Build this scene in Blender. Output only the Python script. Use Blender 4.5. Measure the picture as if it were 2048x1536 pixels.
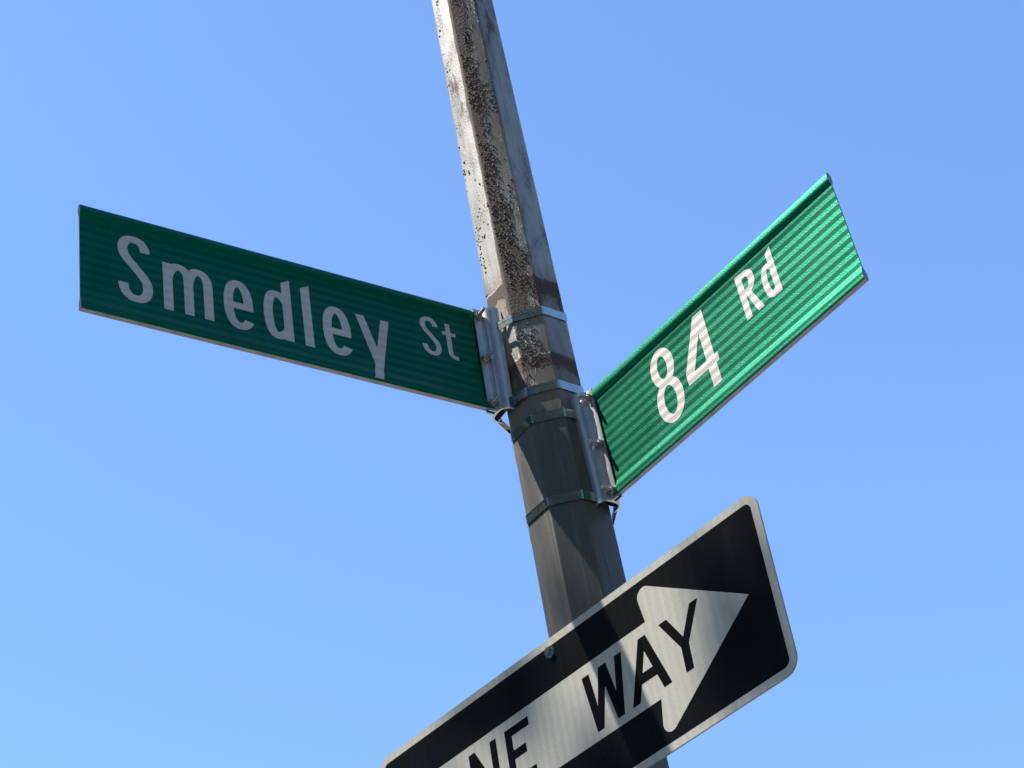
import bpy, bmesh, math, random
import numpy as np
from mathutils import Vector, Matrix, noise
from mathutils.geometry import delaunay_2d_cdt

scn = bpy.context.scene
for o in list(bpy.data.objects):
    bpy.data.objects.remove(o)
COL = scn.collection
Z0 = 3.75                       # height of the sign cluster's datum above the pavement

# ------------------------------------------------------------------ camera
cam_d = bpy.data.cameras.new('camera')
cam = bpy.data.objects.new('camera', cam_d)
COL.objects.link(cam)
cam_d.sensor_width = 36.0
cam_d.lens = 72.66
cam_d.clip_start = 0.05
cam_d.clip_end = 2000
cr, cu, cw = Vector((0.98029, 0.13117, -0.14772)), Vector((0.19715, -0.60212, 0.77368)), Vector((-0.01254, 0.78756, 0.61612))
m = Matrix.Identity(4)
for i in range(3):
    m[i][0], m[i][1], m[i][2] = cr[i], cu[i], -cw[i]
m[0][3], m[1][3], m[2][3] = 0.0, -2.9594, Z0 - 2.1474
cam.matrix_world = m
scn.camera = cam
scn.render.resolution_x, scn.render.resolution_y = 1024, 768

# ------------------------------------------------------------------ sky and sun
SUN_EL = math.radians(61.0)
SUN_AZ = math.radians(192.0)    # direction to the sun, from +x counter-clockwise
sdir = Vector((math.cos(SUN_AZ) * math.cos(SUN_EL), math.sin(SUN_AZ) * math.cos(SUN_EL), math.sin(SUN_EL)))
world = bpy.data.worlds.new('World')
scn.world = world
world.use_nodes = True
wn = world.node_tree
wn.nodes.clear()
sky = wn.nodes.new('ShaderNodeTexSky')
sky.sky_type = 'NISHITA'
sky.sun_disc = False
sky.sun_elevation = SUN_EL
sky.sun_rotation = math.pi / 2 - SUN_AZ
sky.altitude = 0
sky.air_density = 1.0
sky.dust_density = 0.0
sky.ozone_density = 7.5
bg = wn.nodes.new('ShaderNodeBackground')
bg.inputs['Strength'].default_value = 0.15
wo = wn.nodes.new('ShaderNodeOutputWorld')
wn.links.new(sky.outputs[0], bg.inputs[0])
wn.links.new(bg.outputs[0], wo.inputs[0])

sun_d = bpy.data.lights.new('sun', 'SUN')
sun_d.energy = 4.3
sun_d.angle = math.radians(0.53)
sun_d.color = (1.0, 0.95, 0.87)
sun = bpy.data.objects.new('sun', sun_d)
COL.objects.link(sun)
sun.location = (-12, 0, 14)
sun.rotation_euler = (-sdir).to_track_quat('-Z', 'Y').to_euler()

scn.view_settings.view_transform = 'Standard'
scn.view_settings.look = 'None'
scn.view_settings.exposure = 1.04
scn.view_settings.gamma = 1.0

# ------------------------------------------------------------------ material helpers
class NT:
    def __init__(s, name):
        s.m = bpy.data.materials.new(name)
        s.m.use_nodes = True
        s.t = s.m.node_tree
        s.t.nodes.clear()
        s.out = s.t.nodes.new('ShaderNodeOutputMaterial')
        s.tc = s.t.nodes.new('ShaderNodeTexCoord')
        s.obj = s.tc.outputs['Object']
    def n(s, kind, **props):
        nd = s.t.nodes.new(kind)
        for k, v in props.items():
            setattr(nd, k, v)
        return nd
    def put(s, sock, v):
        if v is None:
            return
        if isinstance(v, bpy.types.NodeSocket):
            s.t.links.new(v, sock)
        elif isinstance(v, (tuple, list)) and sock.type == 'RGBA' and len(v) == 3:
            sock.default_value = (*v, 1.0)
        else:
            sock.default_value = v
    def math(s, op, a, b=None, c=None, clamp=False):
        nd = s.n('ShaderNodeMath', operation=op, use_clamp=clamp)
        for i, v in enumerate((a, b, c)):
            s.put(nd.inputs[i], v)
        return nd.outputs[0]
    def add(s, *a):
        r = a[0]
        for v in a[1:]:
            r = s.math('ADD', r, v)
        return r
    def mul(s, *a):
        r = a[0]
        for v in a[1:]:
            r = s.math('MULTIPLY', r, v)
        return r
    def smooth(s, v, lo, hi, a=0.0, b=1.0):
        nd = s.n('ShaderNodeMapRange', interpolation_type='SMOOTHSTEP')
        for i, q in enumerate((v, lo, hi, a, b)):
            s.put(nd.inputs[i], q)
        return nd.outputs[0]
    def xyz(s, v=None):
        nd = s.n('ShaderNodeSeparateXYZ')
        s.put(nd.inputs[0], v or s.obj)
        return nd.outputs
    def scale(s, vec, loc=(0, 0, 0)):
        nd = s.n('ShaderNodeMapping')
        s.put(nd.inputs['Vector'], s.obj)
        nd.inputs['Scale'].default_value = vec
        nd.inputs['Location'].default_value = loc
        return nd.outputs[0]
    def noise(s, vec, sc, detail=4.0, rough=0.55, dist=0.0):
        nd = s.n('ShaderNodeTexNoise')
        s.put(nd.inputs['Vector'], vec)
        nd.inputs['Scale'].default_value = sc
        nd.inputs['Detail'].default_value = detail
        nd.inputs['Roughness'].default_value = rough
        nd.inputs['Distortion'].default_value = dist
        return nd.outputs['Fac']
    def voro(s, vec, sc, feature='F1'):
        nd = s.n('ShaderNodeTexVoronoi', feature=feature)
        s.put(nd.inputs['Vector'], vec)
        nd.inputs['Scale'].default_value = sc
        return nd.outputs['Distance']
    def mix(s, f, a, b):
        nd = s.n('ShaderNodeMix', data_type='RGBA')
        s.put(nd.inputs['Factor'], f)
        ins = [i for i in nd.inputs if i.type == 'RGBA']
        s.put(ins[0], a)
        s.put(ins[1], b)
        return [o for o in nd.outputs if o.type == 'RGBA'][0]
    def mixf(s, f, a, b):
        nd = s.n('ShaderNodeMix', data_type='FLOAT')
        ins = [i for i in nd.inputs if i.type == 'VALUE']
        for i, v in zip(ins, (f, a, b)):
            s.put(i, v)
        return nd.outputs[0]
    def bump(s, h, strength, dist, normal=None):
        nd = s.n('ShaderNodeBump')
        nd.inputs['Strength'].default_value = strength
        nd.inputs['Distance'].default_value = dist
        s.put(nd.inputs['Height'], h)
        if normal is not None:
            s.put(nd.inputs['Normal'], normal)
        return nd.outputs[0]
    def principled(s, **kw):
        nd = s.n('ShaderNodeBsdfPrincipled')
        for k, v in kw.items():
            s.put(nd.inputs[k.replace('_', ' ')], v)
        s.t.links.new(nd.outputs[0], s.out.inputs[0])
        return nd

def mat_sheeting(name, col, stripe_axis, period, metallic, rough, amp_col, prism, cell=0.0042, dirt=0.22, coat=0.0, spec=0.5, gr=0.0):
    """retroreflective sheeting: bands of prisms turned two ways, with a fine honeycomb of cells"""
    t = NT(name)
    ax = t.xyz()[stripe_axis]
    warp = t.mul(t.math('SUBTRACT', t.noise(t.obj, 7.0, 2.0), 0.5), 0.0016)
    ph = t.mul(t.add(ax, warp), 2 * math.pi / period)
    st = t.smooth(t.math('SINE', ph), -0.3, 0.3)
    hexd = t.voro(t.obj, 1.0 / cell, 'DISTANCE_TO_EDGE')
    hexm = t.smooth(hexd, 0.05, 0.22)
    low = t.noise(t.obj, 6.0, 3.0)
    c = t.mix(st, [v * (1 - amp_col) for v in col], [min(1, v * (1 + amp_col)) for v in col])
    c = t.mix(t.mul(t.smooth(low, 0.45, 0.75), dirt), c, [v * 0.70 + gr for v in col])
    c = t.mix(t.mul(t.math('SUBTRACT', 1.0, hexm), 0.22), c, [v * 0.55 for v in col])
    # rain-washed grime, running down and gathering along the edges
    runs = t.noise(t.scale((70, 70, 5)), 1.0, 4.0, 0.6)
    c = t.mix(t.mul(t.smooth(t.add(t.mul(runs, 0.7), t.mul(low, 0.3)), 0.48, 0.66), dirt), c, [v * 0.60 for v in col])
    fine = t.noise(t.obj, 900.0, 1.0)
    h = t.add(t.mul(hexm, 0.5, t.mixf(st, 0.3, 1.0)), t.mul(fine, 0.30))
    geo = t.n('ShaderNodeNewGeometry')
    tilt = t.n('ShaderNodeVectorMath', operation='SCALE')
    tilt.inputs[0].default_value = (0, 0, 1) if stripe_axis == 2 else (0.7, -0.7, 0)
    t.put(tilt.inputs['Scale'], t.mul(t.math('SUBTRACT', st, 0.12), prism))
    addv = t.n('ShaderNodeVectorMath', operation='ADD')
    t.put(addv.inputs[0], geo.outputs['Normal'])
    t.put(addv.inputs[1], tilt.outputs[0])
    nv = t.n('ShaderNodeVectorMath', operation='NORMALIZE')
    t.put(nv.inputs[0], addv.outputs[0])
    nrm = t.bump(h, 0.22, 0.0006, nv.outputs[0])
    r = t.add(rough, t.mul(t.math('SUBTRACT', low, 0.5), 0.16), t.mul(t.math('SUBTRACT', runs, 0.5), 0.12))
    t.principled(Base_Color=c, Metallic=metallic, Roughness=r, Normal=nrm, Coat_Weight=coat, Coat_Roughness=0.16, Specular_IOR_Level=spec)
    return t.m

def mat_metal(name, col, rough, metallic=1.0, streak=(30, 30, 400), wear=0.25, bump=0.10):
    t = NT(name)
    a = t.noise(t.scale(streak), 1.0, 3.0)
    b = t.noise(t.obj, 35.0, 5.0)
    c = t.mix(t.smooth(b, 0.42, 0.72), col, [v * (1 - wear) for v in col])
    c = t.mix(t.mul(t.smooth(t.noise(t.obj, 130.0, 3.0), 0.62, 0.72), 0.45), c, [v * 0.35 for v in col])
    r = t.add(rough, t.mul(t.math('SUBTRACT', a, 0.5), 0.22), t.mul(t.math('SUBTRACT', b, 0.5), 0.15))
    t.principled(Base_Color=c, Metallic=metallic, Roughness=r, Normal=t.bump(t.add(a, t.mul(b, 0.6)), bump, 0.0006))
    return t.m

def mat_pole():
    t = NT('weathered_pole_paint')
    X, Y, Z = t.xyz()
    dz = t.math('SUBTRACT', Z, Z0)
    streak = t.noise(t.scale((55, 55, 3.0)), 1.0, 5.0, 0.6)
    fine = t.noise(t.obj, 230.0, 3.0, 0.6)
    med = t.noise(t.scale((34, 34, 11)), 1.0, 6.0, 0.62, 0.3)
    big = t.noise(t.scale((13, 13, 4.2), (3.1, 0.7, 1.9)), 1.0, 4.0, 0.55)
    # where the old coat has failed: mostly the flat towards the street corner and in old clamp marks
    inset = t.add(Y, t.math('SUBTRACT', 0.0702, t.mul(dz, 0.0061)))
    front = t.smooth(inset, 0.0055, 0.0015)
    leftw = t.smooth(X, 0.018, -0.014)
    upper = t.smooth(dz, 0.10, 0.34)
    def ring(z, w):
        d = t.math('DIVIDE', t.math('SUBTRACT', t.add(dz, t.mul(t.math('SUBTRACT', med, 0.5), 0.05)), z), w)
        return t.math('POWER', 2.718, t.mul(t.mul(d, d), -1.0))
    rings = t.math('MAXIMUM', ring(0.338, 0.013), ring(0.152, 0.012))
    halo = t.math('MAXIMUM', ring(0.325, 0.05), ring(0.12, 0.07))
    bias = t.add(t.mul(front, upper, t.mixf(leftw, 0.05, 0.20)), t.mul(rings, 0.45), t.mul(halo, 0.10))
    left = t.smooth(X, -0.030, -0.048)
    rust = t.smooth(t.add(t.mul(big, 0.55), t.mul(med, 0.45), bias, t.mul(left, -0.02)), 0.56, 0.68)
    specks = t.mul(t.smooth(t.add(fine, t.mul(t.smooth(med, 0.45, 0.7), 0.10)), 0.60, 0.68), t.smooth(t.add(med, t.mul(big, 0.5)), 0.70, 0.84))
    wash = t.mul(t.smooth(t.add(streak, t.mul(halo, 0.35), t.mul(front, upper, 0.18)), 0.50, 0.78), 0.75)
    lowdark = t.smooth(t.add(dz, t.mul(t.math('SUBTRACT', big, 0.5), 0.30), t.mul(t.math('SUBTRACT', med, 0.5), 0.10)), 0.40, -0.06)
    paint = t.mix(t.smooth(t.add(t.mul(med, 0.6), t.mul(big, 0.4)), 0.40, 0.62), (0.36, 0.35, 0.325), (0.20, 0.196, 0.18))
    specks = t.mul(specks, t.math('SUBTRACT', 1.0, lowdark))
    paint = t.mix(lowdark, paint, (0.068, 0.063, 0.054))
    topshade = t.mul(front, t.smooth(t.add(dz, t.mul(t.math('SUBTRACT', med, 0.5), 0.5)), 0.55, 0.85), 0.8)  # shade put into the colour: upper front flat darkened to look unlit
    paint = t.mix(topshade, paint, (0.10, 0.094, 0.083))
    paint = t.mix(wash, paint, (0.16, 0.125, 0.085))
    xs = t.add(X, t.mul(t.math('SUBTRACT', streak, 0.5), 0.010))
    runs = t.mul(t.add(t.smooth(xs, 0.030, 0.036), t.smooth(xs, 0.046, 0.040), -1.0), t.smooth(dz, 0.02, -0.10))
    runs = t.add(runs, t.mul(t.smooth(xs, 0.060, 0.066), t.smooth(dz, 0.02, -0.10)))
    paint = t.mix(t.mul(t.math('MAXIMUM', runs, 0.0), 0.75), paint, (0.085, 0.062, 0.042))
    rcol = t.mix(t.smooth(fine, 0.35, 0.65), (0.040, 0.030, 0.023), (0.115, 0.080, 0.055))
    rcol = t.mix(t.mul(rings, t.smooth(fine, 0.3, 0.7, 0.4, 0.9)), rcol, (0.062, 0.029, 0.019))
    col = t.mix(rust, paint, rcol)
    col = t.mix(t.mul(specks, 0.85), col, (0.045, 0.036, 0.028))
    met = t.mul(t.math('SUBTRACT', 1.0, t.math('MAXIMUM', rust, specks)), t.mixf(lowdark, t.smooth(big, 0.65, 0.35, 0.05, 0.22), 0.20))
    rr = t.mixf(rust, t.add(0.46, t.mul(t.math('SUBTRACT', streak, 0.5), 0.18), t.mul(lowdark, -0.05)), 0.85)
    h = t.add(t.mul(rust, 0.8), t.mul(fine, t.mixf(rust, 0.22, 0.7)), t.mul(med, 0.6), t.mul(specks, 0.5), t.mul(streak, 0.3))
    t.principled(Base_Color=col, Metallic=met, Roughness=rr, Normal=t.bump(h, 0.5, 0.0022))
    return t.m

def mat_simple(name, c1, c2, sc, rough=0.8, bump=0.3, dist=0.004, stretch=(1, 1, 1), spec=0.5):
    t = NT(name)
    a = t.noise(t.scale(stretch), sc, 6.0)
    b = t.noise(t.scale(stretch), sc * 9, 4.0)
    c = t.mix(t.smooth(t.add(t.mul(a, 0.7), t.mul(b, 0.3)), 0.35, 0.65), c1, c2)
    t.principled(Base_Color=c, Roughness=rough, Normal=t.bump(t.add(a, b), bump, dist), Specular_IOR_Level=spec)
    return t.m

M = {}
M['green'] = mat_sheeting('green_sheeting', (0.0010, 0.116, 0.063), 2, 0.0178, 0.86, 0.40, 0.02, 0.118, spec=0.0)
M['white'] = mat_sheeting('white_sheeting', (0.54, 0.505, 0.475), 2, 0.0178, 0.08, 0.42, 0.03, 0.13, spec=0.15)
M['oneway_white'] = mat_sheeting('aged_white_sheeting', (0.385, 0.365, 0.315), 0, 0.0165, 0.0, 0.50, 0.05, 0.05, dirt=0.30, spec=0.3)
M['black'] = mat_sheeting('black_film', (0.005, 0.0055, 0.006), 0, 0.0165, 0.0, 0.24, 0.05, 0.0, dirt=0.5, spec=0.18)
M['black_letter'] = mat_sheeting('black_letter_film', (0.004, 0.004, 0.005), 0, 0.0165, 0.0, 0.25, 0.05, 0.0, spec=0.10)
M['alu'] = mat_metal('weathered_aluminium', (0.30, 0.285, 0.27), 0.50, 0.6)
M['cast'] = mat_metal('weathered_bracket', (0.48, 0.485, 0.475), 0.33, 0.82, streak=(60, 60, 12), wear=0.18, bump=0.05)
M['band'] = mat_metal('stainless_band', (0.55, 0.55, 0.53), 0.19, streak=(14, 14, 300), wear=0.10, bump=0.015)
M['bolt'] = mat_metal('zinc_bolt', (0.50, 0.47, 0.43), 0.32)
M['zinc'] = mat_metal('bright_zinc_bolt', (0.60, 0.66, 0.64), 0.20, wear=0.15)
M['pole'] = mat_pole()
M['blister'] = mat_simple('rust_blisters', (0.050, 0.039, 0.031), (0.15, 0.115, 0.085), 300, 0.75, 0.4, 0.001)
M['asphalt'] = mat_simple('asphalt', (0.040, 0.040, 0.041), (0.065, 0.064, 0.062), 3.0, 0.9)
M['concrete'] = mat_simple('concrete', (0.30, 0.29, 0.27), (0.38, 0.37, 0.34), 1.5, 0.9)
M['kerb'] = mat_simple('kerb_stone', (0.26, 0.26, 0.25), (0.33, 0.32, 0.31), 4.0, 0.85)
M['bark'] = mat_simple('bark', (0.07, 0.055, 0.04), (0.14, 0.115, 0.09), 6.0, 0.95, 0.8, 0.02, (1, 1, 0.2))
M['leaf'] = mat_simple('leaf', (0.035, 0.085, 0.018), (0.075, 0.13, 0.03), 0.8, 0.5, 0.1)

# ------------------------------------------------------------------ object helpers
def link(name, me, mat=None, parent=None, **props):
    o = bpy.data.objects.new(name, me)
    COL.objects.link(o)
    if mat is not None:
        me.materials.append(mat)
    if parent is not None:
        o.parent = parent
    for k, v in props.items():
        o[k] = v
    return o

def mesh(verts, faces, smooth=False, sharp=None, recalc=True):
    me = bpy.data.meshes.new('shape')
    me.from_pydata([tuple(v) for v in verts], [], faces)
    me.validate()
    bm = bmesh.new()
    bm.from_mesh(me)
    if recalc:
        bmesh.ops.recalc_face_normals(bm, faces=bm.faces)
    bm.to_mesh(me)
    bm.free()
    if smooth:
        me.polygons.foreach_set('use_smooth', [True] * len(me.polygons))
        me.set_sharp_from_angle(angle=sharp or math.radians(35))
    return me

def bm_mesh(bm, smooth=False, sharp=35):
    me = bpy.data.meshes.new('shape')
    bmesh.ops.recalc_face_normals(bm, faces=bm.faces)
    bm.to_mesh(me)
    bm.free()
    if smooth:
        me.polygons.foreach_set('use_smooth', [True] * len(me.polygons))
        me.set_sharp_from_angle(angle=math.radians(sharp))
    return me

def thing(name, mat, label, cat, **kw):
    o = bpy.data.objects.new(name, None)
    o.empty_display_size = 0.05
    COL.objects.link(o)
    o.matrix_world = mat
    o['label'] = label
    o['category'] = cat
    for k, v in kw.items():
        o[k] = v
    return o

def extrude_profile(poly, axis_pts, place):
    """closed 2-D outline swept between the given stations; place(p, station) -> 3-D point"""
    n = len(poly)
    vs, fs = [], []
    for a in axis_pts:
        vs += [place(p, a) for p in poly]
    for k in range(len(axis_pts) - 1):
        for i in range(n):
            j = (i + 1) % n
            fs.append((k * n + i, k * n + j, (k + 1) * n + j, (k + 1) * n + i))
    fs.append(tuple(range(n)))
    fs.append(tuple(range((len(axis_pts) - 1) * n, len(axis_pts) * n)))
    return vs, fs

# ------------------------------------------------------------------ lettering
def bez(p, n=14):
    """p = [start, c1, c2, end, c1, c2, end ...] -> polyline"""
    out = [Vector(p[0])]
    for k in range(0, len(p) - 3, 3):
        a, b, c, d = (Vector(q) for q in p[k:k + 4])
        for i in range(1, n + 1):
            s = i / n
            out.append(a * (1 - s) ** 3 + b * 3 * s * (1 - s) ** 2 + c * 3 * s * s * (1 - s) + d * s ** 3)
    return out

def stroke(path, w, hv=0.86):
    """quads of a constant-width stroke; hv = thickness of horizontals against verticals"""
    P = [Vector((p[0], p[1] / hv)) for p in path]
    L = []
    for i, p in enumerate(P):
        a = P[max(i - 1, 0)]
        b = P[min(i + 1, len(P) - 1)]
        t = (b - a).normalized()
        n = Vector((-t.y, t.x)) * (w / 2)
        L.append((p + n, p - n))
    q = []
    for (a, b), (c, d) in zip(L, L[1:]):
        q.append([(v.x, v.y * hv) for v in (a, b, d, c)])
    return q

def ellipse(cx, cy, rx, ry, n=48):
    return [(cx + rx * math.cos(2 * math.pi * i / n), cy + ry * math.sin(2 * math.pi * i / n)) for i in range(n + 1)]

def ring_stroke(cx, cy, rx, ry, wx, wy, n=48):
    o, i_ = ellipse(cx, cy, rx + wx / 2, ry + wy / 2, n), ellipse(cx, cy, rx - wx / 2, ry - wy / 2, n)
    return [[i_[k], o[k], o[k + 1], i_[k + 1]] for k in range(n)]

def letter_mesh(polys, base, th, depth=None, cuts=()):
    """union of flat polygons (mm) -> thin raised film; depth(v) = front surface of the blade under it"""
    vs, fs, es = [], [], []
    for p in polys:
        a = sum(p[i][0] * p[(i + 1) % len(p)][1] - p[(i + 1) % len(p)][0] * p[i][1] for i in range(len(p)))
        q = p if a > 0 else p[::-1]
        fs.append(list(range(len(vs), len(vs) + len(q))))
        vs += [Vector(v) for v in q]
    x0, x1 = min(v.x for v in vs) - 1, max(v.x for v in vs) + 1
    for c in cuts:
        es.append((len(vs), len(vs) + 1))
        vs += [Vector((x0, c)), Vector((x1, c))]
    rv, re, rf, ov, oe, of = delaunay_2d_cdt(vs, es, fs, 0, 1e-4, True)
    def inside(p, poly):
        c = False
        for i in range(len(poly)):
            a, b = poly[i - 1], poly[i]
            if (a[1] > p.y) != (b[1] > p.y) and p.x < (b[0] - a[0]) * (p.y - a[1]) / (b[1] - a[1]) + a[0]:
                c = not c
        return c
    keep = []
    for f in rf:
        g = (rv[f[0]] + rv[f[1]] + rv[f[2]]) / 3
        if any(inside(g, p) for p in polys):
            keep.append(tuple(f))
    bm = bmesh.new()
    dep = depth or (lambda v: 0.0)
    bv = {}
    for f in keep:
        for i in f:
            if i not in bv:
                bv[i] = bm.verts.new((rv[i].x / 1000, -(base + th + dep(rv[i].y)) / 1000, rv[i].y / 1000))
    for f in keep:
        try:
            bm.faces.new([bv[i] for i in f])
        except ValueError:
            pass
    ed = [e for e in bm.edges if len(e.link_faces) == 1]
    r = bmesh.ops.extrude_edge_only(bm, edges=ed)
    for v in r['geom']:
        if isinstance(v, bmesh.types.BMVert):
            v.co.y += th / 1000
    return bm_mesh(bm)

def S_glyph(x, y, w, h, st):
    sx, sy = w / 60.0, h / 144.0
    p = [(48, 112), (48, 128), (40, 136.5), (27, 136.5), (16, 136.5), (8.5, 127), (8.5, 114), (8.5, 98), (19, 89), (30, 75),
         (42, 60), (51.5, 51), (51.5, 34), (51.5, 18), (44, 7.5), (31.5, 7.5), (17, 7.5), (8.5, 19), (8.5, 37.5)]
    return stroke(bez([(x + a * sx, y + b * sy) for a, b in p]), st)

def e_glyph(x, y, w=54.0, h=107.0, st=17.0):
    p = [(45.5, 21), (42, 11), (36, 7), (28, 7), (15, 7), (8.5, 26), (8.5, 53), (8.5, 82), (15, 100), (27, 100), (39, 100), (45.5, 80), (45.7, 51)]
    q = stroke(bez([(x + a, y + b) for a, b in p]), st)
    q.append([(x + 8, y + 44), (x + 54, y + 44), (x + 54.2, y + 52), (x + 53.5, y + 58), (x + 8, y + 58)])
    return q

GL1 = [S_glyph(66, 43.5, 60, 144, 17.2)]
GL1.append([[(145, 45), (162, 45), (162, 148), (145, 148)]]
           + stroke(bez([(153.5, 112), (156, 136), (165, 144), (172, 144), (184, 144), (190.5, 135), (190.5, 116), (190.5, 90), (190.5, 70), (190.5, 45)]), 16.8)
           + stroke(bez([(190.5, 112), (193, 136), (201, 143.5), (208, 143.5), (219, 143.5), (226, 134), (226, 116), (226, 90), (226, 70), (226, 45)]), 16.8))
GL1.append(e_glyph(254, 42))
GL1.append([[(365, 43), (382, 43), (381.5, 181), (364.5, 171)]]
           + stroke(bez([(373.5, 124), (368, 137), (360, 142), (351, 142), (341, 142), (336.5, 120), (336.5, 96), (336.5, 70), (342, 49), (352, 49), (361, 49), (368, 56), (373.5, 68)]), 17))
GL1.append([[(403, 42.5), (420, 42.5), (419, 180.5), (402, 171)]])
GL1.append(e_glyph(440, 40.5))
GL1.append([[(557, 145), (573.5, 145), (547, 5.5), (530, 5.5)], [(507, 145), (523.5, 145), (545, 74), (540, 40), (536.5, 40)]])
GL1.append(S_glyph(639, 95, 39, 88, 10.5))
GL1.append(stroke(bez([(696.5, 178), (696.5, 160), (696.5, 130), (696.5, 114), (697, 102), (703, 101.5), (711.5, 101.5)]), 9.8)
           + [[(684, 151), (712, 151), (712, 158.5), (684, 158.5)]])

GL2 = [ring_stroke(165, 153, 20, 31, 17.5, 15.5) + ring_stroke(165, 84.5, 23.5, 37, 18.0, 15.5)]
GL2.append([[(261, 40), (281, 40), (281, 193), (261, 193)], [(258, 193), (270, 193), (262, 157), (231, 95), (211, 95), (211, 103)],
            [(211, 79), (288.5, 79), (288.5, 95.5), (211, 95.5)]])
GL2.append([[(366, 101.5), (379.5, 101.5), (379.5, 193), (366, 193)]]
           + stroke(bez([(370, 186.5), (378, 186.5), (380, 186.5), (386, 186.5), (395, 186.5), (399, 180), (399, 170), (399, 160), (395, 152.5), (386, 152.5), (380, 152.5), (378, 152.5), (370, 152.5)]), 13.5)
           + [[(379, 150), (391, 150), (408.5, 101.5), (394, 101.5)]])
GL2.append([[(439, 101.5), (452, 101.5), (452.5, 195), (439.5, 187)]]
           + stroke(bez([(445.5, 155), (442, 161), (439, 163.5), (434, 163.5), (427, 163.5), (423.5, 152), (423.5, 136), (423.5, 119), (427, 107), (434, 107), (439, 107), (442, 110), (445.5, 117)]), 12.5))

GL3 = [ring_stroke(171, 152, 26, 44, 16, 15)]
GL3.append([[(227, 101), (242, 101), (242, 204), (227, 204)], [(280, 101), (295, 101), (295, 203.5), (280, 203.5)], [(227, 204), (242, 204), (295, 101), (280, 101)]])
GL3.append([[(317, 101), (332.5, 101), (332.5, 203), (317, 203)], [(317, 188), (375, 188), (375, 203), (317, 203)], [(317, 147), (362, 147), (362, 162.5), (317, 162.5)], [(317, 101), (378, 101), (378, 117), (317, 117)]])
GL3.append([[(505, 201), (521, 201), (533.5, 101), (519, 101)], [(519, 101), (533.5, 101), (560, 201), (543, 201)], [(543, 201), (560, 201), (580, 101), (565, 101)], [(565, 101), (580, 101), (595.5, 201), (580, 201)]])
GL3.append([[(598, 101), (615, 101), (650, 201), (634, 201)], [(634, 201), (650, 201), (684, 101), (667, 101)], [(612, 128), (670, 128), (665, 144.5), (618, 144.5)]])
GL3.append([[(680, 201), (697.5, 201), (731, 143), (714.5, 143)], [(747.5, 201), (765, 201), (731, 143), (714.5, 143)], [(714.5, 100.5), (730.5, 100.5), (731, 143), (714.5, 143)]])

# ------------------------------------------------------------------ setting
def plate(name, x0, x1, y0, y1, z0, z1, mat, **kw):
    bm = bmesh.new()
    bmesh.ops.create_cube(bm, size=1)
    for v in bm.verts:
        v.co = Vector(((x0, x1)[v.co.x > 0], (y0, y1)[v.co.y > 0], (z0, z1)[v.co.z > 0]))
    return link(name, bm_mesh(bm), mat, **kw)

me = mesh([(-600, -600, -0.13), (600, -600, -0.13), (600, 600, -0.13), (-600, 600, -0.13)], [(0, 1, 2, 3)])
link('road', me, M['asphalt'], kind='structure')
# corner pavement with rounded kerb
def corner(r, inset):
    pts = [(-40, 30), (-40, -4.2 + inset), (3.0 - 2.5, -4.2 + inset)]
    c = (0.5, -1.7)
    R = 2.5 - inset
    pts = [(-40.0, 30.0), (-40.0, c[1] - R)]
    pts += [(c[0] + R * math.cos(a), c[1] + R * math.sin(a)) for a in np.linspace(-math.pi / 2, 0, 14)]
    pts += [(c[0] + R, 30.0)]
    return pts
po, pi_ = corner(2.5, 0.0), corner(2.5, 0.18)
vs, fs = extrude_profile(pi_, (-0.13, 0.0), lambda p, a: (p[0], p[1], a))
link('pavement', mesh(vs, fs), M['concrete'], kind='structure')
n = len(po)
kv, kf = [], []
for i in range(1, n):
    kv += [(*po[i], -0.128), (*po[i], 0.005), (*pi_[i], 0.005)]
for i in range(n - 2):
    a, b = i * 3, i * 3 + 3
    kf += [(a, b, b + 1, a + 1), (a + 1, b + 1, b + 2, a + 2)]
link('kerb', mesh(kv, kf), M['kerb'], kind='structure')

# ------------------------------------------------------------------ lamp post
def pole_c(z):
    return 0.0054 - 0.0039 * (z - Z0)
def pole_ap(z):
    return 0.0702 - 0.0061 * (z - Z0)
def octagon(ap, rr=0.007, seg=4):
    """flat-sided octagon with rounded arrises, one flat towards -y"""
    R = ap / math.cos(math.pi / 8)
    pts = []
    for k in range(8):
        a = -math.pi / 2 + math.pi / 8 + k * math.pi / 4
        c = Vector((math.cos(a), math.sin(a))) * (R - rr / math.cos(math.pi / 8))
        for s in range(seg + 1):
            b = a - math.pi / 8 + math.pi / 4 * s / seg
            pts.append((c.x + rr * math.cos(b), c.y + rr * math.sin(b)))
    return pts

post = thing('lamp_post', Matrix.Identity(4), 'tall weathered octagonal steel post with peeling grey paint and rust', 'lamp post')
zs = [0.0, 0.6, 1.5, 2.4, 2.8, 3.2] + [3.3 + 0.1 * i for i in range(24)] + [6.0, 6.6, 7.2, 7.6]
base = octagon(1.0, 0.1)
vs, fs = [], []
for z in zs:
    vs += [(p[0] * pole_ap(z) + pole_c(z), p[1] * pole_ap(z), z) for p in base]
n = len(base)
for k in range(len(zs) - 1):
    for i in range(n):
        j = (i + 1) % n
        fs.append((k * n + i, k * n + j, (k + 1) * n + j, (k + 1) * n + i))
fs.append(tuple(range((len(zs) - 1) * n, len(zs) * n)))
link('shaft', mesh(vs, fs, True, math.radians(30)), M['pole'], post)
bm = bmesh.new()
bmesh.ops.create_cone(bm, cap_ends=True, segments=8, radius1=0.19, radius2=0.135, depth=0.5, matrix=Matrix.Translation((pole_c(0.25), 0, 0.25)) @ Matrix.Rotation(math.pi / 8, 4, 'Z'))
link('base_cover', bm_mesh(bm), M['pole'], post)
bm = bmesh.new()
bmesh.ops.create_uvsphere(bm, u_segments=16, v_segments=8, radius=0.052, matrix=Matrix.Translation((pole_c(7.6), 0, 7.6)))
link('finial', bm_mesh(bm, True), M['pole'], post)

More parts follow.
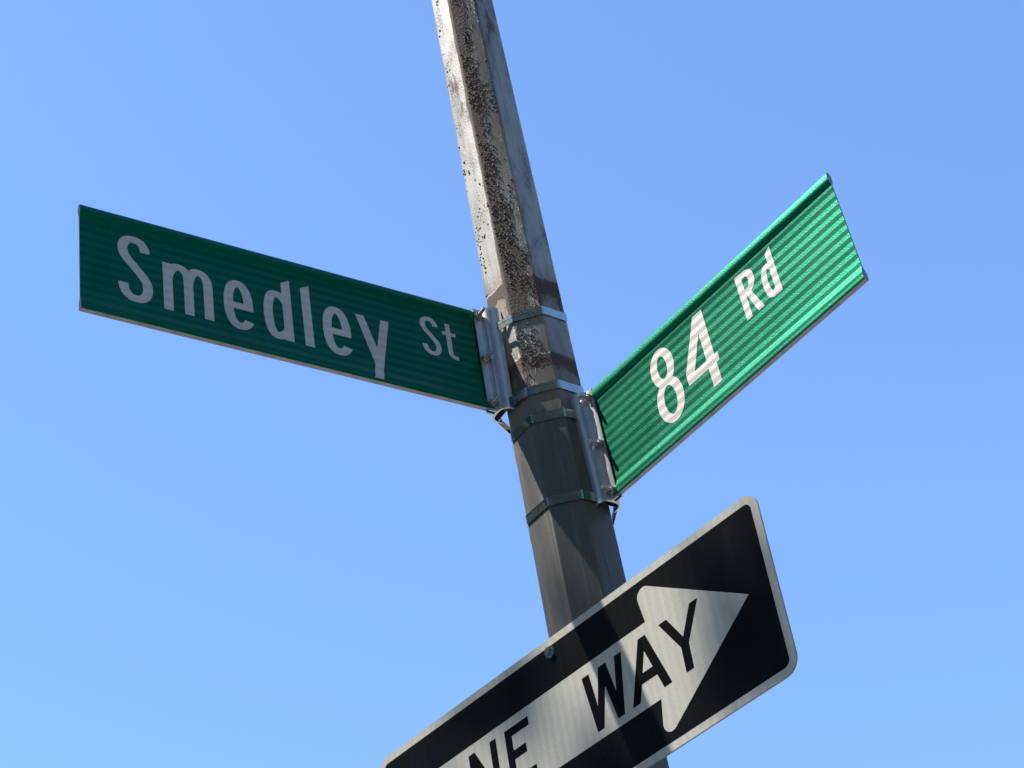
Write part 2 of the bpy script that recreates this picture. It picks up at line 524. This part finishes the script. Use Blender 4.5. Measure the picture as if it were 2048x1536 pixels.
# rust blisters standing proud of the failed coat
rnd = random.Random(5)
bv, bf = [], []
def dome(px, py, pz, nx, ny, r, hgt):
    i0 = len(bv)
    tx, ty = -ny, nx
    a0 = rnd.random() * 6
    for k in range(6):
        a = a0 + k * math.pi / 3
        q = r * rnd.uniform(0.8, 1.2)
        bv.append((px + tx * q * math.cos(a) - nx * 0.0004, py + ty * q * math.cos(a) - ny * 0.0004, pz + q * 1.15 * math.sin(a)))
    for k in range(6):
        a = a0 + 0.3 + k * math.pi / 3
        q = r * 0.55
        bv.append((px + tx * q * math.cos(a) + nx * hgt * 0.8, py + ty * q * math.cos(a) + ny * hgt * 0.8, pz + q * math.sin(a)))
    bv.append((px + nx * hgt, py + ny * hgt, pz))
    for k in range(6):
        j = (k + 1) % 6
        bf.append((i0 + k, i0 + j, i0 + 6 + j, i0 + 6 + k))
        bf.append((i0 + 6 + k, i0 + 6 + j, i0 + 12))
cnt = 0
while cnt < 1900:
    dz = rnd.uniform(-0.02, 1.4)
    f = rnd.random()
    z = Z0 + dz
    ap = pole_ap(z)
    w = ap * 0.40
    if f < 0.72:
        u = rnd.uniform(-w, w)
        d = noise.fractal(Vector((u * 26, dz * 7.5, 2.3)), 0.6, 2.0, 4) + 0.25
        d += 0.30 * (1 if u < 0.004 else -0.35) - (0.75 if dz < 0.15 else 0.0)
        d += 0.9 * math.exp(-((u - 0.016) / 0.006) ** 2 - ((dz - 0.405) / 0.018) ** 2)
        nx, ny = 0, -1
        p = (pole_c(z) + u, -ap)
    else:
        u = rnd.uniform(-w, w)
        d = noise.fractal(Vector((u * 30, dz * 9, 9.1)), 0.6, 2.0, 4) - 0.05 + (0.25 if u > 0.008 else 0)
        d -= 0.6 if dz < 0.36 else 0
        nx, ny = -math.sqrt(.5), -math.sqrt(.5)
        p = (pole_c(z) + nx * ap - ny * u * -1, ny * ap - nx * u)
    if d < rnd.uniform(0.15, 0.75):
        cnt += 0.02
        continue
    r = rnd.choice((0.0008, 0.0010, 0.0014, 0.0019, 0.0025)) * rnd.uniform(0.8, 1.2)
    dome(p[0], p[1], z, nx, ny, r, r * rnd.uniform(0.5, 0.95))
    cnt += 1
link('rust_blisters', mesh(bv, bf, True, math.radians(75), recalc=False), M['blister'], post, kind='stuff')

# ------------------------------------------------------------------ signs
def frame(org, X, Zv):
    X = Vector(X).normalized()
    Zv = Vector(Zv)
    Y = Zv.cross(X).normalized()
    Zv = X.cross(Y)
    mt = Matrix.Identity(4)
    for i in range(3):
        mt[i][0], mt[i][1], mt[i][2], mt[i][3] = X[i], Y[i], Zv[i], org[i]
    mt[2][3] += Z0
    return mt

H = 228.6
BEAD = 4.2
def blade_depth(v):
    """how far the rolled edges of the blade stand in front of its flat web (mm)"""
    if v < 13 or v > H - 17:
        return BEAD
    if v < 29:
        s = (29 - v) / 16
        return BEAD * s * s * (3 - 2 * s)
    if v > H - 28:
        s = (v - (H - 28)) / 11
        return BEAD * s * s * (3 - 2 * s)
    return 0.0
CUTS = [9, 13, 16, 19, 21.5, 24, 26.5, 29]

def blade_mesh(L, u0):
    fr = []
    vv = [1.6, 5, 9, 13, 16, 19, 21.5, 24, 26.5, 29, 60, 110, 160, H - 28, H - 26.5, H - 25, H - 23.5, H - 22, H - 20.5, H - 19, H - 17, H - 12, H - 7]
    for v in vv:
        fr.append((v, blade_depth(v)))
    fr += [(H - 4, BEAD - 0.7), (H - 1.8, 1.8), (H - 0.5, 0.2), (H, -1.5)]
    back = [(v, -(2.6 + d)) for v, d in reversed(fr[:-1])]
    fr = [(0.0, BEAD - 1.0)] + fr
    back = back + [(0.0, -2.6 - BEAD + 1.0)]
    poly = fr + back
    st = np.linspace(u0, L, 9)
    return extrude_profile(poly, st, lambda p, a: (a / 1000, -p[1] / 1000, p[0] / 1000))

def hull2(pts):
    pts = sorted(set((round(a, 6), round(b, 6)) for a, b in pts))
    def half(q):
        h = []
        for p in q:
            while len(h) > 1 and (h[-1][0] - h[-2][0]) * (p[1] - h[-2][1]) - (h[-1][1] - h[-2][1]) * (p[0] - h[-2][0]) <= 0:
                h.pop()
            h.append(p)
        return h
    a, b = half(pts), half(pts[::-1])
    return a[:-1] + b[:-1]

def band_mesh(mt, axis_u, sgn, z, h=0.019, th=0.0009, slot_s=0.0775, slot_n=0.0234, tilt=0.0):
    """steel strap pulled taut round the post and through the two slots of a bracket"""
    inv = mt.inverted()
    zz = Z0 + z
    pts = [(p[0] * (pole_ap(zz) + 0.0016) + pole_c(zz), p[1] * (pole_ap(zz) + 0.0016)) for p in base]
    for s in (-1, 1):
        q = mt @ Vector((axis_u / 1000 + sgn * slot_s, 0.0015 + s * slot_n, 0))
        pts.append((q.x, q.y))
    hl = hull2(pts)
    loop = []
    for i, p in enumerate(hl):                     # keep the sampled arrises, split the long runs
        q = hl[(i + 1) % len(hl)]
        k = max(1, int(math.dist(p, q) / 0.012))
        loop += [(p[0] + (q[0] - p[0]) * j / k, p[1] + (q[1] - p[1]) * j / k) for j in range(k)]
    n = len(loop)
    vs, fs = [], []
    for i, p in enumerate(loop):
        a, b = Vector(loop[i - 1]), Vector(loop[(i + 1) % n])
        t = (b - a).normalized()
        nn = Vector((t.y, -t.x))
        dzt = tilt * p[0]
        for off, hz in ((0, -h / 2), (th, -h / 2), (th, h / 2), (0, h / 2)):
            vs.append(inv @ Vector((p[0] + nn.x * off, p[1] + nn.y * off, zz + hz + dzt)))
    for i in range(n):
        j = (i + 1) % n
        for k in range(4):
            l = (k + 1) % 4
            fs.append((i * 4 + k, j * 4 + k, j * 4 + l, i * 4 + l))
    return mesh(vs, fs, True, math.radians(40))

def bracket_mesh(axis_u, sgn, z0, z1, web):
    """flared bracket: two cheeks that clasp the blade, a hollow throat and wings that seat on the post (s from post axis, n from blade plane)"""
    mid = -0.0013
    half_out = [(0.1115, 0.0052), (0.0985, 0.0052), (0.0965, 0.0060), (0.0953, 0.0080), (0.0945, 0.0110), (0.0928, 0.0145), (0.0900, 0.0178), (0.0862, 0.0205), (0.0820, 0.0222), (0.0775, 0.0230), (0.0735, 0.0234), (0.0690, 0.0238)]
    half_in = [(0.0690, 0.0212), (0.0735, 0.0208), (0.0775, 0.0204), (0.0815, 0.0196), (0.0850, 0.0180), (0.0880, 0.0156), (0.0902, 0.0125), (0.0914, 0.0085), (0.0918, 0.0)]
    outl = half_out + half_in
    poly = outl + [(s, -n) for s, n in reversed(outl[:-1])]
    # blade slot between the cheeks
    poly = [(0.1115, 0.0030)] + poly + [(0.1115, -0.0030), (0.0965, -0.0030), (0.0965, 0.0030)]
    zz = [z0, z0 + 0.001] + list(np.linspace(z0 + 0.01, z1 - 0.01, 8)) + [z1 - 0.001, z1]
    def place(p, a):
        k = 1.0
        if a in (z0, z1):
            k = 0.985
        return (axis_u / 1000 + sgn * p[0], -(mid + p[1] * k), a)
    # triangulated ends because the outline is not convex
    n = len(poly)
    vs, fs = [], []
    for a in zz:
        vs += [place(p, a) for p in poly]
    for k in range(len(zz) - 1):
        for i in range(n):
            j = (i + 1) % n
            fs.append((k * n + i, k * n + j, (k + 1) * n + j, (k + 1) * n + i))
    from mathutils.geometry import tessellate_polygon
    tri = tessellate_polygon([[Vector((p[0], p[1], 0)) for p in poly]])
    for t in tri:
        fs.append(tuple(t))
        fs.append(tuple((len(zz) - 1) * n + q for q in t))
    return mesh(vs, fs, True, math.radians(38))

def cyl(bm, c, axis, r, h, seg=12, r2=None):
    q = Vector((0, 0, 1)).rotation_difference(Vector(axis).normalized()).to_matrix().to_4x4()
    mt = Matrix.Translation(Vector(c) + Vector(axis).normalized() * h / 2) @ q
    bmesh.ops.create_cone(bm, cap_ends=True, segments=seg, radius1=r, radius2=r if r2 is None else r2, depth=h, matrix=mt)

def set_bolt(parent, u, v, y, length):
    """threaded shank with nut and washer, pointing out of the sign face"""
    ax = (rnd.uniform(-0.05, 0.05), -1, rnd.uniform(-0.05, 0.05))
    bm = bmesh.new()
    c = Vector((u, y, v))
    a = Vector(ax).normalized()
    k = int(length / 0.0016)
    for i in range(k):
        cyl(bm, c + a * (0.0016 * i), ax, 0.0037, 0.0017, 10, 0.0030)
    b = link('bolt', bm_mesh(bm, True, 30), M['bolt'], parent)
    bm = bmesh.new()
    cyl(bm, c + a * 0.0014, ax, 0.0074, 0.0062, 6)
    bmesh.ops.bevel(bm, geom=list(bm.edges), offset=0.0006, segments=1, affect='EDGES')
    link('nut', bm_mesh(bm), M['bolt'], b)
    bm = bmesh.new()
    cyl(bm, c, ax, 0.0086, 0.0013, 16)
    link('washer', bm_mesh(bm), M['bolt'], b)

def street_sign(label, org, X, Zv, L, axis_u, sgn, glyphs, bands, gaps):
    mt = frame(org, X, Zv)
    t = thing('street_name_sign', mt, label, 'street sign')
    u0, u1 = (0, L + 12) if sgn < 0 else (-12, L)
    vs, fs = blade_mesh(u1, u0)
    b = link('blade', mesh(vs, fs, True, math.radians(50)), M['green'], t)
    # bare aluminium ends and edges of the extrusion
    b.data.materials.append(M['alu'])
    for p in b.data.polygons:
        if abs(p.normal.x) > 0.7 or p.normal.z < -0.8:
            p.material_index = 1
    for g in glyphs:
        link('letter', letter_mesh(g, 0.05, 0.30, blade_depth, CUTS), M['white'], t)
    br = link('bracket', bracket_mesh(axis_u, sgn, -0.004, H / 1000 + 0.002, 0), M['cast'], t)
    for q in (0.012, 0.112, 0.213):
        set_bolt(br, axis_u / 1000 + sgn * 0.1035, q, -0.0040, 0.026)
    if gaps:
        for q in gaps:
            bm = bmesh.new()
            bmesh.ops.create_uvsphere(bm, u_segments=10, v_segments=6, radius=0.0036, matrix=Matrix.Translation((axis_u / 1000 + sgn * 0.0918, -0.0148, q)) @ Matrix.Scale(1.5, 4, (0, 0, 1)))
            link('rivet', bm_mesh(bm, True, 80), M['cast'], br)
    for z, tl in bands:
        link('steel_band', band_mesh(mt, axis_u, sgn, z, tilt=tl), M['band'], t)
    return t

street_sign('long green street name sign reading Smedley St in shade', (-0.6929, -0.5242, 0.0794), (0.78797, 0.6157, -0.0027),
            (0.01399, -0.01351, 0.99981), 757.3, 868.1, -1, GL1, ((0.264, 0.10), (0.090, 0.08)), ())
street_sign('sunlit green street name sign reading 84 Rd', (0.0987, -0.0639, -0.1592), (0.7025, -0.71166, 0.00682),
            (-0.02332, -0.01345, 0.99964), 604.5, -113.3, 1, GL2, ((0.027, 0.02), (-0.152, 0.02)), (0.208, 0.105))

# one way sign
def round_rect(x0, y0, x1, y1, r, n=8):
    out = []
    for cx, cy, a0 in ((x1 - r, y0 + r, -90), (x1 - r, y1 - r, 0), (x0 + r, y1 - r, 90), (x0 + r, y0 + r, 180)):
        out += [(cx + r * math.cos(math.radians(a0 + 90 * i / n)), cy + r * math.sin(math.radians(a0 + 90 * i / n))) for i in range(n + 1)]
    return out
mt = frame((-0.3993, 0.1910, -0.7401), (0.73945, -0.67306, -0.01399), (0.00904, -0.01085, 0.9999))
ow = thing('one_way_sign', mt, 'black and white ONE WAY arrow sign bolted to the post', 'traffic sign')
W3, H3 = 914.7, 304.8
vs, fs = extrude_profile(round_rect(0, 0, W3, H3, 27), (0.0, 2.0), lambda p, a: (p[0] / 1000, a / 1000, p[1] / 1000))
link('panel', mesh(vs, fs), M['alu'], ow)
link('white_sheet', letter_mesh([round_rect(0.6, 0.6, W3 - 0.6, H3 - 0.6, 26.5)], 0.0, 0.30), M['oneway_white'], ow)
link('black_field', letter_mesh([round_rect(14, 14, W3 - 14, H3 - 14, 12)], 0.30, 0.25), M['black'], ow)
up = [(665 + 15.5 * math.cos(math.radians(a)), 262 + 15.5 * math.sin(math.radians(a))) for a in np.linspace(188, 56.6, 12)]
arrow = [(58, 87), (656, 87)] + [(x, 307 - y) for x, y in up] + [(859, 153.5)] + up[::-1] + [(656, 220), (58, 220)]
link('arrow', letter_mesh([arrow], 0.55, 0.25), M['oneway_white'], ow)
for g in GL3:
    link('letter', letter_mesh(g, 0.80, 0.25), M['black_letter'], ow)
for v in (280.0, 25.0):
    bm = bmesh.new()
    c = Vector((0.4485, -0.0006, v / 1000))
    cyl(bm, c, (0, -1, 0), 0.0105, 0.0016, 24)
    bo = link('washer', bm_mesh(bm, True), M['zinc'], ow)
    bm = bmesh.new()
    cyl(bm, c + Vector((0, -0.0016, 0)), (0, -1, 0), 0.0078, 0.0062, 6)
    bmesh.ops.bevel(bm, geom=list(bm.edges), offset=0.0011, segments=2, affect='EDGES')
    link('bolt_head', bm_mesh(bm, True, 30), M['zinc'], bo)
# stand-off brackets and straps behind the panel
for v in (280.0, 25.0):
    zc = (mt @ Vector((0.4485, 0, v / 1000))).z - Z0
    bm = bmesh.new()
    for s in (-1, 1):
        q = bmesh.ops.create_cube(bm, size=1)['verts']
        for w in q:
            w.co = Vector((0.4485 + s * 0.014 + w.co.x * 0.003, 0.031 + w.co.y * 0.058, v / 1000 + w.co.z * 0.030))
    q = bmesh.ops.create_cube(bm, size=1)['verts']
    for w in q:
        w.co = Vector((0.4485 + w.co.x * 0.0247, 0.0038 + w.co.y * 0.0032, v / 1000 + w.co.z * 0.030))
    link('standoff', bm_mesh(bm), M['cast'], ow)
    link('steel_band', band_mesh(mt, 419.7, 0, zc, slot_s=0.0, slot_n=0.0), M['band'], ow)

# ------------------------------------------------------------------ street tree up the sun's side of the corner
def tree(loc, height, rad, label, seed, nclump, leaves, group=None, rz=None):
    rn = random.Random(seed)
    t = thing('street_tree', Matrix.Translation(loc), label, 'tree')
    if group:
        t['group'] = group
    bm = bmesh.new()
    def limb(a, b, r1, r2):
        a, b = Vector(a), Vector(b)
        q = Vector((0, 0, 1)).rotation_difference((b - a).normalized()).to_matrix().to_4x4()
        bmesh.ops.create_cone(bm, cap_ends=True, segments=9, radius1=r1, radius2=r2, depth=(b - a).length, matrix=Matrix.Translation((a + b) / 2) @ q)
    trunk_h = height * 0.30
    limb((0, 0, -0.05), (0.1, 0, trunk_h), 0.34, 0.24)
    limb((0.1, 0, trunk_h), (0.0, 0.1, height * 0.8), 0.24, 0.06)
    cl = []
    rz = rz or height * 0.36
    cz = height - rz
    for i in range(nclump):
        d = Vector((rn.gauss(0, 1), rn.gauss(0, 1), rn.gauss(0, 1))).normalized()
        r = rn.uniform(0.25, 1.0) ** 0.45
        cl.append(Vector((d.x * rad * r, d.y * rad * r, cz + d.z * rz * r)))
    for c in cl[:26]:
        limb((0.08, 0, rn.uniform(trunk_h * 0.9, height * 0.6)), c, 0.08, 0.015)
    link('trunk', bm_mesh(bm, True, 50), M['bark'], t)
    g = np.random.default_rng(seed)
    N = nclump * leaves
    cen = np.repeat(np.array([tuple(c) for c in cl]), leaves, 0) + g.normal(0, 0.26, (N, 3))
    ax = g.normal(size=(N, 3)); ax /= np.linalg.norm(ax, axis=1)[:, None]
    bx = np.cross(ax, g.normal(size=(N, 3))); bx /= np.linalg.norm(bx, axis=1)[:, None]
    s = g.uniform(0.05, 0.09, (N, 1))
    V = np.stack([cen - ax * s * 1.3, cen + bx * s * 0.8, cen + ax * s * 1.3, cen - bx * s * 0.8], 1).reshape(-1, 3)
    me = bpy.data.meshes.new('shape')
    me.from_pydata(V.tolist(), [], np.arange(N * 4).reshape(-1, 4).tolist())
    link('crown', me, M['leaf'], t)
    return t
TREE_D, TREE_A, TREE_B = 7.6, 4.2, 4.8
# crown whose upper outline just reaches the sun's line to the foot of the name signs
cz_ = (math.cos(SUN_EL) * (Z0 - 0.08) - math.hypot(TREE_A * math.sin(SUN_EL), TREE_B * math.cos(SUN_EL)) + TREE_D * math.sin(SUN_EL)) / math.cos(SUN_EL)
tree((TREE_D * math.cos(SUN_AZ), TREE_D * math.sin(SUN_AZ) - 0.2, 0), cz_ + TREE_B, TREE_A, 'broad green street tree on the pavement beside the lamp post', 11, 640, 70, rz=TREE_B)
tree((-4.8, -11.5, -0.13), 18.5, 4.2, 'tall narrow leafy tree across the road from the lamp post', 23, 520, 60, rz=7.5)
tree((3.4, -11.0, -0.13), 17.5, 5.2, 'tall broad leafy tree across the road from the lamp post', 37, 560, 60)
tree((-0.9, -14.0, -0.13), 20.5, 4.6, 'tallest leafy tree across the road from the lamp post', 53, 520, 60, rz=8.0)
tree((10.5, -4.2, -0.13), 12.6, 4.6, 'rounded leafy tree beyond the side road from the lamp post', 41, 520, 60)
